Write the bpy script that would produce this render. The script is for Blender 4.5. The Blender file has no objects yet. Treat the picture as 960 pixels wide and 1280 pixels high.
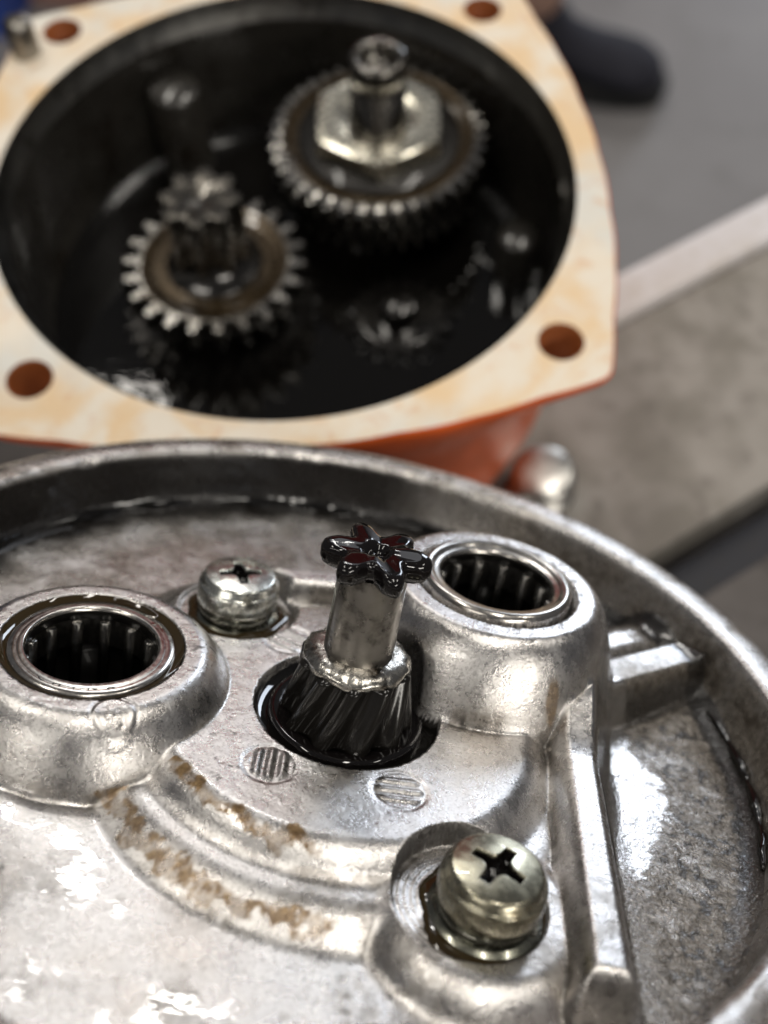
import bpy, bmesh, math, random
import numpy as np
from mathutils import Matrix, Vector

# ------------------------------------------------------------------ set-up
S = 0.01                                   # all numbers below are centimetres; the scene is in metres
sc = bpy.context.scene
COL = sc.collection
random.seed(5); RNG = np.random.default_rng(5)
PI = math.pi; TAU = 2*PI

# camera
cam_d = bpy.data.cameras.new('camera'); cam = bpy.data.objects.new('camera', cam_d); COL.objects.link(cam)
cr = Vector((0.9856785784955159, 0.16829247847631162, -0.010741581976586506))
cu = Vector((-0.1425957594471569, 0.865789746002906, 0.47966088552633945))
cf = Vector((-0.09002327078454828, 0.4712597557658873, -0.8773881998937119))
CAM = Vector((1.24320318, -3.68456749, 12.25420448))
cam.matrix_world = Matrix(((cr.x, cu.x, -cf.x, CAM.x*S), (cr.y, cu.y, -cf.y, CAM.y*S), (cr.z, cu.z, -cf.z, CAM.z*S), (0, 0, 0, 1)))
cam_d.sensor_fit = 'VERTICAL'; cam_d.sensor_height = 24.0; cam_d.lens = 1330/1280*24.0
cam_d.clip_start = 0.005; cam_d.clip_end = 60
cam_d.dof.use_dof = True; cam_d.dof.focus_distance = 0.122; cam_d.dof.aperture_fstop = 9.6; cam_d.dof.aperture_blades = 0
sc.camera = cam

# room light: dim, even ambience
w = bpy.data.worlds.new('World'); sc.world = w; w.use_nodes = True
bg = w.node_tree.nodes['Background']; bg.inputs[0].default_value = (0.86, 0.86, 0.90, 1); bg.inputs[1].default_value = 0.12

def area(name, loc, target, sx, sy, radiance, col):
    d = bpy.data.lights.new(name, 'AREA'); d.shape = 'RECTANGLE'; d.size = sx; d.size_y = sy
    d.energy = radiance*sx*sy*PI; d.color = col
    o = bpy.data.objects.new(name, d); COL.objects.link(o)
    o.location = loc
    o.rotation_euler = (Vector(target)-Vector(loc)).to_track_quat('-Z', 'Y').to_euler()
    return o
area('workshop_window', (-0.32, 3.9, 1.22), (-0.1, 0, 0.1), 1.9, 0.95, 1.35, (0.93, 0.95, 1.0))
area('open_doorway', (1.10, 4.4, -0.15), (0, 0, -0.15), 0.56, 1.3, 15.0, (0.80, 0.88, 1.0))
area('wall_tube', (-0.37, 3.0, 0.985), (0, 0, 0), 0.68, 0.05, 70.0, (1.0, 0.97, 0.92))
area('wall_lamp', (-0.58, 3.0, 0.735), (0, 0, 0), 0.22, 0.06, 40.0, (1.0, 0.97, 0.92))
for x, y in ((-0.9, 0.9), (0.5, 0.4), (1.7, 1.3)):
    area('ceiling_and_fill_tube', (x, y, 2.0), (x, y, 0), 0.14, 1.25, 27.0, (1.0, 0.95, 0.87))
area('ceiling_and_fill_tube', (-1.0, -1.2, 1.9), (-1.0, -1.2, 0), 1.25, 0.16, 18.0, (1.0, 0.95, 0.87))
area('ceiling_and_fill_tube', (1.5, -1.5, 1.3), (0, 0.2, -.1), 1.25, 0.2, 26.0, (1.0, 0.95, 0.87))  # added lamp on the camera side, brightens the orange body

sc.view_settings.view_transform = 'Standard'; sc.view_settings.look = 'None'
sc.view_settings.exposure = 0.0; sc.view_settings.gamma = 1.0; sc.view_settings.use_curve_mapping = False

# ------------------------------------------------------------------ frames
M = Matrix(((0.9947774403983177, -0.059392710100408336, 0.08300813250218565),
            (0.0, 0.8132643157214403, 0.5818944515753157),
            (-0.10206784055015349, -0.5788554731200753, 0.8090169943606637)))   # tilted cover -> world
ROT = M.to_4x4()
HC = Vector((-4.0816, 13.3818, -4.7694))     # centre of the housing's flange face
BENCH = -12.6; FLOOR = -92.0

# ------------------------------------------------------------------ helpers
def mesh(name, V, F, mat, parent=None, smooth=True, loc=None, attrs=None):
    me = bpy.data.meshes.new(name)
    V = np.asarray(V, float)*S
    if isinstance(F, np.ndarray) and F.ndim == 2:
        k = F.shape[1]; n = len(F)
        me.vertices.add(len(V)); me.vertices.foreach_set('co', V.ravel())
        me.loops.add(n*k); me.loops.foreach_set('vertex_index', F.ravel().astype(np.int32))
        me.polygons.add(n); me.polygons.foreach_set('loop_start', (np.arange(n)*k).astype(np.int32))
        me.polygons.foreach_set('loop_total', np.full(n, k, np.int32))
        me.update(calc_edges=True); me.validate()
    else:
        me.from_pydata(V.tolist(), [], [list(map(int, f)) for f in F]); me.validate(); me.update()
    if attrs:
        for k, a in attrs.items():
            at = me.attributes.new(k, 'FLOAT', 'POINT'); at.data.foreach_set('value', np.asarray(a, np.float32))
    if smooth: me.polygons.foreach_set('use_smooth', [True]*len(me.polygons))
    me.materials.append(mat)
    o = bpy.data.objects.new(name, me); COL.objects.link(o)
    if parent is not None: o.parent = parent
    if loc is not None: o.location = Vector(loc)*S
    return o

def sharp(o, deg=35):
    o.data.set_sharp_from_angle(angle=math.radians(deg)); return o

def empty(name, loc=(0, 0, 0), rot=None):
    o = bpy.data.objects.new(name, None); COL.objects.link(o); o.empty_display_size = 0.02
    o.location = Vector(loc)*S
    if rot is not None: o.rotation_euler = rot.to_euler()
    return o

def tag(o, label=None, cat=None, group=None, kind=None):
    if label: o['label'] = label
    if cat: o['category'] = cat
    if group: o['group'] = group
    if kind: o['kind'] = kind
    return o

def lathe(prof, n=96, cap0=False, cap1=False, c=(0, 0, 0), mod=None):
    """prof: list of (r, z) ; returns V, F ; mod(theta, i) scales r"""
    V = []; F = []
    for i, (r, z) in enumerate(prof):
        for k in range(n):
            t = TAU*k/n; rr = r*(mod(t, i) if mod else 1)
            V.append((c[0]+rr*math.cos(t), c[1]+rr*math.sin(t), c[2]+z))
    for i in range(len(prof)-1):
        for k in range(n):
            a = i*n+k; b = i*n+(k+1) % n
            F.append((a, b, b+n, a+n))
    if cap0: F.append(tuple(range(n-1, -1, -1)))
    if cap1: F.append(tuple(range((len(prof)-1)*n, len(prof)*n)))
    return V, F

def rings(loops, cap0=False, cap1=False):
    V = []; F = []; n = len(loops[0])
    for L in loops: V += [tuple(p) for p in L]
    for i in range(len(loops)-1):
        for k in range(n):
            a = i*n+k; b = i*n+(k+1) % n
            F.append((a, b, b+n, a+n))
    if cap0: F.append(tuple(range(n-1, -1, -1)))
    if cap1: F.append(tuple(range((len(loops)-1)*n, len(loops)*n)))
    return V, F

def tube(pts, r, n=10, closed=False):
    P = [Vector(p) for p in pts]; m = len(P); V = []; F = []
    rr = r if hasattr(r, '__len__') else [r]*m
    for i, p in enumerate(P):
        if closed: t = P[(i+1) % m]-P[i-1]
        else: t = P[min(i+1, m-1)]-P[max(i-1, 0)]
        t.normalize(); a = Vector((0, 0, 1)) if abs(t.z) < .9 else Vector((1, 0, 0))
        u = t.cross(a).normalized(); v = t.cross(u)
        for k in range(n):
            q = p+(u*math.cos(TAU*k/n)+v*math.sin(TAU*k/n))*rr[i]; V.append(tuple(q))
    for i in range(m if closed else m-1):
        for k in range(n):
            a = i*n+k; b = i*n+(k+1) % n; j = ((i+1) % m)*n
            F.append((a, b, j+(k+1) % n, j+k))
    if not closed:
        F.append(tuple(range(n-1, -1, -1))); F.append(tuple(range((m-1)*n, m*n)))
    return V, F

def box(x0, x1, y0, y1, z0, z1, bev=0.0):
    bm = bmesh.new(); bmesh.ops.create_cube(bm, size=1)
    for v in bm.verts: v.co = ((x0+x1)/2+v.co.x*(x1-x0), (y0+y1)/2+v.co.y*(y1-y0), (z0+z1)/2+v.co.z*(z1-z0))
    if bev: bmesh.ops.bevel(bm, geom=bm.edges[:], offset=bev, segments=3, affect='EDGES', profile=.5)
    V = [tuple(v.co) for v in bm.verts]; bm.verts.index_update()
    F = [tuple(v.index for v in f.verts) for f in bm.faces]; bm.free()
    return V, F

def vnoise(x, y, seed=0, octaves=4, f0=1.0, gain=.5):
    """smooth value noise in -1..1, numpy"""
    out = np.zeros_like(x); amp = 1; tot = 0; f = f0
    for o in range(octaves):
        r = np.random.default_rng(seed*17+o); T = r.uniform(-1, 1, (257, 257))
        X = x*f+71.3+o*13.7; Y = y*f+53.1+o*7.9
        xi = np.floor(X).astype(int); yi = np.floor(Y).astype(int); u = X-xi; v = Y-yi
        u = u*u*(3-2*u); v = v*v*(3-2*v); xi %= 256; yi %= 256
        out += amp*((T[xi, yi]*(1-u)+T[xi+1, yi]*u)*(1-v)+(T[xi, yi+1]*(1-u)+T[xi+1, yi+1]*u)*v)
        tot += amp; amp *= gain; f *= 2
    return out/tot

def sstep(a, b, x):
    t = np.clip((x-a)/(b-a), 0, 1); return t*t*(3-2*t)
def smin(a, b, k):
    h = np.maximum(k-np.abs(a-b), 0)/k; return np.minimum(a, b)-h*h*k*.25
def smax(a, b, k): return -smin(-a, -b, k)

# ------------------------------------------------------------------ materials
class N:
    def __init__(s, name):
        s.m = bpy.data.materials.new(name); s.m.use_nodes = True; s.t = s.m.node_tree; s.b = s.t.nodes['Principled BSDF']
        s.tc = s.t.nodes.new('ShaderNodeTexCoord')
        mp = s.t.nodes.new('ShaderNodeMapping'); mp.inputs['Scale'].default_value = (100, 100, 100)   # centimetres
        s.t.links.new(s.tc.outputs['Object'], mp.inputs[0]); s.co = mp.outputs[0]
    def put(s, sock, v):
        if isinstance(v, bpy.types.NodeSocket): s.t.links.new(v, sock)
        elif isinstance(v, (tuple, list)) and len(v) == 3 and sock.type == 'RGBA': sock.default_value = (*v, 1)
        else: sock.default_value = v
    def set(s, **k):
        for a, v in k.items(): s.put(s.b.inputs[a.replace('_', ' ')], v)
        return s
    def noise(s, scale, detail=4, rough=.6, dist=0., co=None):
        n = s.t.nodes.new('ShaderNodeTexNoise'); n.inputs['Scale'].default_value = scale; n.inputs['Detail'].default_value = detail
        n.inputs['Roughness'].default_value = rough; n.inputs['Distortion'].default_value = dist
        s.t.links.new(co or s.co, n.inputs['Vector']); return n.outputs['Fac']
    def vor(s, scale):
        n = s.t.nodes.new('ShaderNodeTexVoronoi'); n.inputs['Scale'].default_value = scale
        s.t.links.new(s.co, n.inputs['Vector']); return n.outputs['Distance']
    def ramp(s, f, a, b, lo=0., hi=1.):
        n = s.t.nodes.new('ShaderNodeMapRange'); n.interpolation_type = 'SMOOTHSTEP'
        s.put(n.inputs['Value'], f); n.inputs['From Min'].default_value = a; n.inputs['From Max'].default_value = b
        n.inputs['To Min'].default_value = lo; n.inputs['To Max'].default_value = hi; return n.outputs['Result']
    def math(s, op, a, b=0.):
        n = s.t.nodes.new('ShaderNodeMath'); n.operation = op; s.put(n.inputs[0], a); s.put(n.inputs[1], b); return n.outputs[0]
    def mix(s, f, a, b):
        n = s.t.nodes.new('ShaderNodeMix'); n.data_type = 'RGBA'
        s.put(n.inputs[0], f); s.put(n.inputs[6], a); s.put(n.inputs[7], b); return n.outputs[2]
    def attr(s, name):
        n = s.t.nodes.new('ShaderNodeAttribute'); n.attribute_name = name; return n.outputs['Fac']
    def bump(s, h, strength, dist=.02, normal=None):
        n = s.t.nodes.new('ShaderNodeBump'); s.put(n.inputs['Height'], h); s.put(n.inputs['Strength'], strength)
        n.inputs['Distance'].default_value = dist*S
        if normal is not None: s.t.links.new(normal, n.inputs['Normal'])
        return n.outputs[0]

def mat_cast():
    n = N('cast_aluminium')
    st, dk, wt, ro, gr = n.attr('stain'), n.attr('soot_shade'), n.attr('wet'), n.attr('rough'), n.attr('grime')
    big = n.noise(.9, 5, .6); mid = n.noise(4, 5, .65); fine = n.noise(26, 4, .6); grit = n.noise(70, 3, .6)
    c = n.mix(n.ramp(mid, .3, .7), (.52, .50, .485), (.70, .68, .66))
    c = n.mix(n.math('MULTIPLY', n.ramp(n.noise(30, 3, .6), .50, .68), .45), c, (.17, .155, .14))
    c = n.mix(n.math('MULTIPLY', n.ramp(n.noise(34, 2, .5), .60, .70), .5), c, (.80, .78, .75))  # pale specks: sparkle of the grain painted into the base colour
    c = n.mix(n.math('MULTIPLY', n.ramp(big, .45, .75), .35), c, (.52, .46, .40))
    spk = n.math('MULTIPLY', n.ramp(n.noise(11, 3, .7), .66, .72), n.ramp(n.noise(2.2, 2), .45, .6))
    c = n.mix(n.math('MULTIPLY', spk, .55), c, (.16, .12, .09))
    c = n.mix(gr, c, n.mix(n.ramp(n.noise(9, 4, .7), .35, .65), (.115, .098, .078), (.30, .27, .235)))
    c = n.mix(st, c, n.mix(n.ramp(n.noise(14, 3), .35, .65), (.13, .075, .03), (.24, .155, .07)))
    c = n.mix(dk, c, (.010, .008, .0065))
    met = n.math('SUBTRACT', 1.0, n.math('MAXIMUM', n.math('MAXIMUM', n.math('MULTIPLY', st, .45), n.math('MULTIPLY', dk, .75)), n.math('MULTIPLY', gr, .35)))
    rough = n.math('ADD', n.math('MULTIPLY', n.ramp(mid, .3, .7, .19, .31), n.math('SUBTRACT', 1.0, n.math('MULTIPLY', n.attr('pool'), .55))), n.math('MULTIPLY', fine, .06))
    b1 = n.bump(fine, .30, .02); b2 = n.bump(grit, .30, .007, b1)
    b3 = n.bump(n.noise(16, 3, .5, 1.2), n.math('MULTIPLY', ro, .8), .035, b2)
    cb = n.bump(n.noise(2.0, 4, .55), .07, .05); cb = n.bump(n.noise(16, 3, .5, 1.2), n.math('MULTIPLY', ro, .45), .05, cb)
    n.set(Base_Color=c, Metallic=met, Roughness=rough, Normal=b3, Coat_Weight=wt, Coat_Roughness=.012, Coat_IOR=1.48, Coat_Normal=cb)
    return n.m

def mat_metal(name, col, rough, bump=.1, scale=14, dirt=0., dirtcol=(.05, .035, .02), coat=0., aniso=None, met=1.):
    n = N(name); a = n.noise(scale, 4); g = n.noise(scale*.28, 4, .65)
    c = n.mix(n.ramp(a, .3, .7), tuple(x*.85 for x in col), col)
    if dirt: c = n.mix(n.ramp(g, .62-dirt*.3, .75-dirt*.2, 0, .9), c, dirtcol)
    n.set(Base_Color=c, Metallic=met, Roughness=n.ramp(a, .3, .7, rough*.8, rough*1.2), Normal=n.bump(a, bump, .02), Coat_Weight=coat, Coat_Roughness=.04)
    return n.m

def mat_oil(name, col, rough=.05, bump=.15, scale=3, spec=.5, trans=0.):
    n = N(name); a = n.noise(scale, 3, .5)
    n.set(Base_Color=col, Roughness=rough, Normal=n.bump(a, bump, .06), IOR=1.48, Specular_IOR_Level=spec, Transmission_Weight=trans)
    return n.m

CAST = mat_cast()
BRIGHT = mat_metal('polished_bearing_steel', (.50, .475, .44), .22, .05, 20, dirt=.15, dirtcol=(.16, .12, .08), coat=.4)
ZINC = mat_metal('oily_zinc_plate', (.33, .31, .23), .27, .03, 9, dirt=.15, dirtcol=(.16, .13, .08), coat=.6)
ZINC2 = mat_metal('bright_zinc_plate', (.62, .63, .58), .24, .03, 9, dirt=.15, dirtcol=(.2, .18, .12), coat=.6)
WASHER = mat_metal('oil_coated_washer', (.20, .20, .16), .24, .08, 9, dirt=.3, coat=1.)
SHAFT = mat_metal('worn_shaft_steel', (.30, .28, .25), .32, .12, 6, dirt=.45, dirtcol=(.05, .042, .035), coat=.35)
COLLAR = mat_metal('bruised_bright_steel', (.46, .44, .40), .26, .4, 12, dirt=.4, coat=.4)
GREASE = mat_oil('black_oiled_teeth', (.009, .008, .007), .17, .04, 2, spec=.4)
GOO = mat_oil('black_gear_grease', (.005, .004, .004), .06, .07, 3)
OIL = mat_oil('black_oil', (.004, .0035, .003), .03, .08, 1.5)
OILB = mat_oil('brown_oil', (.03, .02, .008), .04, .1, 2)
NEEDLE = mat_metal('oil_black_needle', (.17, .165, .155), .22, .05, 20, coat=.4)
BLACKM = mat_metal('oil_black_metal', (.012, .011, .010), .35, .15, 6, coat=.5, met=.3)
GEAR = mat_metal('oily_gear_steel', (.42, .40, .37), .24, .08, 5, dirt=.35, dirtcol=(.05, .035, .018), coat=.6)
GEARFACE = mat_metal('brown_oil_film_on_steel', (.055, .036, .016), .28, .1, 3, dirt=.3, dirtcol=(.02, .014, .008), coat=.7, met=.6)
DSHAFT = mat_metal('dark_oily_steel', (.13, .12, .105), .26, .08, 5, dirt=.3, dirtcol=(.04, .03, .02), coat=.6)
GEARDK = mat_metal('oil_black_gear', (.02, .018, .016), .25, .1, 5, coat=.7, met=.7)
YNUT = mat_metal('pale_zinc_plate', (.78, .74, .62), .26, .06, 6, coat=.4)

def mat_flange():
    n = N('stained_cream_flange')
    a = n.noise(.55, 5, .6, .6); b = n.noise(2.0, 6, .7, .4); d = n.noise(9, 5, .7); e = n.noise(.32, 3, .5)
    c = n.mix(n.ramp(a, .36, .62), (.84, .76, .64), (.82, .60, .36))
    c = n.mix(n.ramp(e, .52, .68), c, (.74, .72, .66))
    c = n.mix(n.math('MULTIPLY', n.ramp(b, .54, .70), .45), c, (.68, .33, .12))
    c = n.mix(n.math('MULTIPLY', n.ramp(d, .60, .78), .35), c, (.45, .30, .18))
    n.set(Base_Color=c, Roughness=n.ramp(d, .3, .7, .35, .6), Normal=n.bump(d, .15, .02), Specular_IOR_Level=.5)
    return n.m
FLANGE = mat_flange()
def mat_paint(name, col, rough=.4, worn=(.5, .25, .12)):
    n = N(name); a = n.noise(1.2, 5); d = n.noise(7, 5, .7)
    c = n.mix(n.ramp(a, .3, .7), tuple(x*.8 for x in col), col)
    c = n.mix(n.math('MULTIPLY', n.ramp(d, .68, .74), .8), c, worn)
    n.set(Base_Color=c, Roughness=n.ramp(d, .3, .7, rough*.8, rough*1.2), Normal=n.bump(n.noise(5, 3), .15, .03)); return n.m
ORANGE = mat_paint('orange_paint', (.80, .13, .02), .38, (.12, .03, .012))
RUST = mat_paint('orange_brown_thread', (.30, .085, .02), .6)
INNER = mat_metal('oil_wet_inner_wall', (.030, .027, .023), .30, .25, 2, dirt=.35, dirtcol=(.012, .009, .006), coat=.8, met=.3)

def mat_rough(name, c1, c2, c3, s1, s2, rough=.7, bump=.4, bd=.05):
    n = N(name); a = n.noise(s1, 5, .6, .3); b = n.noise(s2, 5, .65)
    c = n.mix(n.ramp(a, .35, .65), c1, c2); c = n.mix(n.math('MULTIPLY', n.ramp(b, .5, .7), .7), c, c3)
    n.set(Base_Color=c, Roughness=rough, Normal=n.bump(b, bump, bd)); return n.m
BENCHM = mat_rough('grimy_bench_top', (.19, .175, .15), (.30, .28, .255), (.13, .115, .10), .42, 1.3, .55)
STRIPM = mat_rough('pale_painted_edge', (.60, .56, .54), (.68, .66, .68), (.52, .47, .42), .3, 2, .4, .1)
BEAMM = mat_rough('dark_navy_paint', (.018, .020, .032), (.024, .025, .04), (.03, .026, .024), .3, 2, .5, .1)
DARKB = mat_rough('dark_grimy_board', (.06, .052, .047), (.10, .09, .085), (.04, .034, .03), .3, 1.2, .6)
FLOORM = mat_rough('grey_workshop_floor', (.215, .205, .205), (.245, .235, .235), (.18, .17, .165), .03, .12, .55, .1)
SILVER = mat_metal('silver_fitting_metal', (.62, .60, .56), .34, .15, 3, dirt=.1, dirtcol=(.3, .28, .25))

# ================================================================== LARGE STRUCTURE
V, F = box(-700, 700, -500, 900, FLOOR-8, FLOOR)
tag(mesh('floor', V, F, FLOORM, smooth=False), kind='structure')

bang = math.atan2(.66, .75)
BR = Matrix.Rotation(bang, 4, 'Z')
bench = empty('workbench', (0, 0, BENCH-2.4), BR)
tag(bench, 'grimy grey workbench under the orange housing, with a pale edge strip and a dark gap', 'workbench')
def bpart(name, s0, s1, p0, p1, z0, z1, m, bev=.08):
    V, F = box(s0, s1, p0, p1, z0-(BENCH-2.4), z1-(BENCH-2.4), bev); return mesh(name, V, F, m, bench, smooth=False)
bpart('rear_board', -40, 62, 3.35, 9.75, BENCH-2.4, BENCH, BENCHM)
bpart('edge_strip', -40, 62, 9.78, 11.22, BENCH-2.4, BENCH+.35, STRIPM, .25)
bpart('front_board', -40, 62, -34, 1.75, BENCH-2.4, BENCH-.05, DARKB)
bpart('crossbeam', -39, 61, 1.2, 4.2, BENCH-6.4, BENCH-2.45, BEAMM, .2)
bpart('support_board', -24, 5.5, 11.26, 21, BENCH-2.4, BENCH-.02, DARKB)
for s_, p_ in ((-34, -28), (56, -28), (-34, 6), (56, 6)):
    bpart('leg', s_-2.5, s_+2.5, p_-2.5, p_+2.5, FLOOR, BENCH-2.45 if p_ < 0 else BENCH-6.45, BEAMM, .3)

# ================================================================== GEARBOX COVER (tilted)
cover = empty('gearbox_cover', (0, 0, 0), ROT)
tag(cover, 'oily cast aluminium gearbox cover in the foreground with two needle bearings and two screws', 'gearbox cover')

HX, HY = 0.0, .35          # pinion hole
LX, LY = -3.08, .08        # left bearing
RX, RY = 1.62, 2.2         # right bearing
S1 = (1.755, -2.20); S2 = (-1.75, 2.16)
CXR, CYR, RIN = -.38, .80, 5.72

def capsule(x, y, ax, ay, bx, by, w):
    dx, dy = bx-ax, by-ay; t = np.clip(((x-ax)*dx+(y-ay)*dy)/(dx*dx+dy*dy), 0, 1)
    return np.hypot(x-ax-t*dx, y-ay-t*dy)-w
def bar(x, y, ax, ay, bx, by, w):                      # flat-ended bar distance
    L = math.hypot(bx-ax, by-ay); ux, uy = (bx-ax)/L, (by-ay)/L
    s = (x-ax)*ux+(y-ay)*uy; p = -(x-ax)*uy+(y-ay)*ux
    qx = np.abs(s-L/2)-L/2; qy = np.abs(p)-w
    return np.hypot(np.maximum(qx, 0), np.maximum(qy, 0))+np.minimum(np.maximum(qx, qy), 0)
def cone(d, z0, s, k): return smin(np.full_like(d, z0), z0-d*s, k)

def height(x, y):
    wob = vnoise(x, y, 3, 3, .8)*.03
    r0 = np.hypot(x-HX, y-HY)+wob; rl = np.hypot(x-LX, y-LY)+wob*.6; rr = np.hypot(x-RX, y-RY)+wob*.5
    rc = np.hypot(x-CXR, y-CYR)
    h = np.full_like(x, -.52)+wob*.6+.14*np.exp(-((x+3.4)**2+(y+1.6)**2)/1.6)
    h = np.where(x > 2.9, h-.10*sstep(2.9, 3.6, x)*(1-sstep(1.5, 2.6, y)), h)
    h = smax(h, cone(r0-2.92-.10*(x > 0)*x*.3, -.27, 1.0, .24), .16)      # lower terrace
    h = smax(h, cone(r0-2.30, 0.0, 1.05, .17), .12)                          # central plateau
    h = smax(h, cone(rl-1.42, .40, 2.1, .42), .10)                          # left bearing boss
    h = smax(h, cone(bar(x, y, 2.83, 1.9, 2.90, -2.98, .20), .09, 2.6, .22)+.45*sstep(.1, 1.5, y), .12)          # front rib
    h = smax(h, cone(bar(x, y, 2.2, 1.3, 4.72, 3.18, .25), .02, 3.2, .14), .08)           # right rib
    h = smax(h, cone(bar(x, y, 2.4, 2.5, 4.60, 4.05, .30), -.16, 1.0, .2), .08)           # shelf behind it
    h = smax(h, cone(capsule(x, y, -1.5, 2.86, 1.2, 3.42, .17), .16, 2.6, .16), .10)      # bar behind the pinion
    rs1 = np.hypot(x-S1[0], y-S1[1])+wob*.3; rc1 = np.hypot(x-S1[0]+.17, y-S1[1]-.10)+wob*.5; rs2 = np.hypot(x-S2[0], y-S2[1])+wob*.5
    h = smax(h, cone(rs1-.98, -.20, 1.1, .2), .10)
    h = smin(h, -.30+.006*np.sin(rc1*TAU/.07)*(rc1 < .8)+np.maximum(0, rc1-.80)*14*sstep(-1.2, .2, y-S1[1]+.5-.6*(x-S1[0]))+np.maximum(0, rc1-.80)*1.0, .03)
    h = smax(h, cone(rs2-.86, -.10, 1.0, .2), .10)
    h = smin(h, -.17+np.maximum(0, rs2-.76)*2.0, .06)
    # three ribbed pads round the hole
    for px, py, a in ((-.72, -.93, 1.62), (.74, -.96, .10), (-.92, 1.52, -.42)):
        d = np.hypot(x-px, y-py); c, s = math.cos(a), math.sin(a); q = -(x-px)*s+(y-py)*c
        g = .5+.5*np.cos(TAU*q/.145)
        h = h+np.where(d < .34, sstep(.30, .20, d)*(.026*g-.010)-.012*np.exp(-((d-.29)/.035)**2), 0)
    # oval casting stamp on the left boss
    px, py = LX+.62, LY-1.15; d = np.hypot((x-px)/1.0, (y-py)/1.0)
    h = h+.009*np.exp(-((d-.20)/.028)**2)-.014*np.exp(-((d-.245)/.022)**2)
    q = (x-px); wv = .07*np.sin(q*38)
    h = h+np.where((np.abs(q) < .13), -.010*np.exp(-((y-py-wv)/.022)**2), 0)
    # pinion hole, then the right boss with its clearance scallop
    h = smin(h, -.85+np.maximum(0, r0-1.10)*40, .03)
    hb = cone(rr-1.52, 1.08, 3.6, .85)
    rp = np.hypot(x-HX+.03, y-HY)
    hb = np.where(rp < 1.25, smin(hb, (rp-.90)*30, .1), hb)
    h = smax(h, hb, .10)
    # bearing bores
    h = np.where(rl < 1.12, np.minimum(h, -2.3+np.maximum(0, np.hypot(x-LX, y-LY)-1.0)*40), h)
    h = np.where(rr < 1.2, np.minimum(h, -1.6+np.maximum(0, np.hypot(x-RX, y-RY)-1.05)*60), h)
    # fillet up to the rim
    h = h+.5*np.clip((rc-RIN+.28)/.28, 0, 1)**2*.35
    # as-cast skin
    sk = (vnoise(x, y, 8, 3, 8)*.0026+vnoise(x, y, 9, 2, 24)*.0016)*(1-.75*sstep(-1.2, -1.9, y)*sstep(.8, -.2, x))
    return h+sk

def axis(lo, a, b, hi, fine, coarse):
    return np.concatenate([np.arange(lo, a, coarse), np.arange(a, b, fine), np.arange(b, hi+coarse, coarse)])
gx = axis(CXR-5.9, -4.7, 5.1, CXR+5.95, .0185, .06); gy = axis(CYR-5.9, -3.9, 4.8, CYR+5.9, .0185, .05)
X, Y = np.meshgrid(gx, gy, indexing='ij'); Z = height(X, Y)
nx, ny = X.shape
idx = np.arange(nx*ny).reshape(nx, ny)
Q = np.stack([idx[:-1, :-1], idx[1:, :-1], idx[1:, 1:], idx[:-1, 1:]], -1).reshape(-1, 4)
RC = np.hypot(X-CXR, Y-CYR).ravel()
Q = Q[(RC[Q] < RIN+.14).all(1)]
used = np.unique(Q); remap = -np.ones(nx*ny, int); remap[used] = np.arange(len(used)); Q = remap[Q]
x = X.ravel()[used]; y = Y.ravel()[used]; z = Z.ravel()[used]; rc = RC[used]
# stains, soot, oil film (own shapes; the counterbore wall carries painted shade)
gy_, gx_ = np.gradient(Z, axis=1)/np.gradient(Y, axis=1), np.gradient(Z, axis=0)/np.gradient(X, axis=0)
sl = np.hypot(gx_, gy_).ravel()[used]
def blur(A, k):
    for ax in (0, 1):
        c_ = np.cumsum(np.concatenate([np.repeat(np.take(A, [0], ax), k+1, ax), A, np.repeat(np.take(A, [-1], ax), k, ax)], ax), ax)
        n_ = A.shape[ax]; A = (np.take(c_, np.arange(2*k+1, 2*k+1+n_), ax)-np.take(c_, np.arange(0, n_), ax))/(2*k+1)
    return A
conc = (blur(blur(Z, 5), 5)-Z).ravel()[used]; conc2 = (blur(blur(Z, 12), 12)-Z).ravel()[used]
r0 = np.hypot(x-HX, y-HY); th = np.degrees(np.arctan2(y-HY, x-HX)) % 360
n1 = vnoise(x, y, 21, 4, 5); n2 = vnoise(x, y, 22, 4, 2.2); n3 = vnoise(x, y, 23, 4, 11); n4 = vnoise(x, y, 24, 5, .9)
def band(r, c, w_): return np.exp(-((r-c)/w_)**2)
stain = sstep(.22, .50, band(r0+n1*.16+n3*.05, 2.30, .085)*sstep(212, 228, th)*sstep(276, 262, th)+n3*.16)
stain = np.maximum(stain, sstep(.22, .55, band(r0+n1*.22, 3.0, .10)*sstep(202, 215, th)*sstep(285, 262, th)+n3*.18)*.9)*(np.hypot(x-LX, y-LY) > 1.75)
stain *= .55+.45*sstep(-.25, .3, n3+n1)
grime = .6*sstep(.0, .45, n2+n1*.4)*sstep(3.6, 4.6, rc)
grime = np.maximum(grime, .95*sstep(3.1, 3.8, x)*(z < .05)*sstep(-.75, .1, n2+n3*.5+.25*(x-3.6)))
grime = np.maximum(grime, .85*sstep(1.1, 2.6, y)*(z < .1)*sstep(-.9, .4, n2+.3*n3))
grime = np.maximum(grime, .6*sstep(-1.2, -2.2, y-.25*x)*(z < -.2)*sstep(-.2, .5, n2+.6*n3+.4*n4))
dBoss = np.hypot(x-RX, y-RY); stain = np.maximum(stain, .8*sstep(.12, .07, np.hypot(x-2.45, y-.72)+n3*.04))
soot_shade = sstep(.15, .5, band(rc+n1*.08, RIN-.12, .22)+n3*.25-.1)*sstep(-3, 0, y-0*x)
speck = sstep(.18, .42, n3+.4*n1)*sstep(3.4, 4.2, x)*(z < -.2)
soot_shade = np.maximum(soot_shade, .85*speck)
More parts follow.
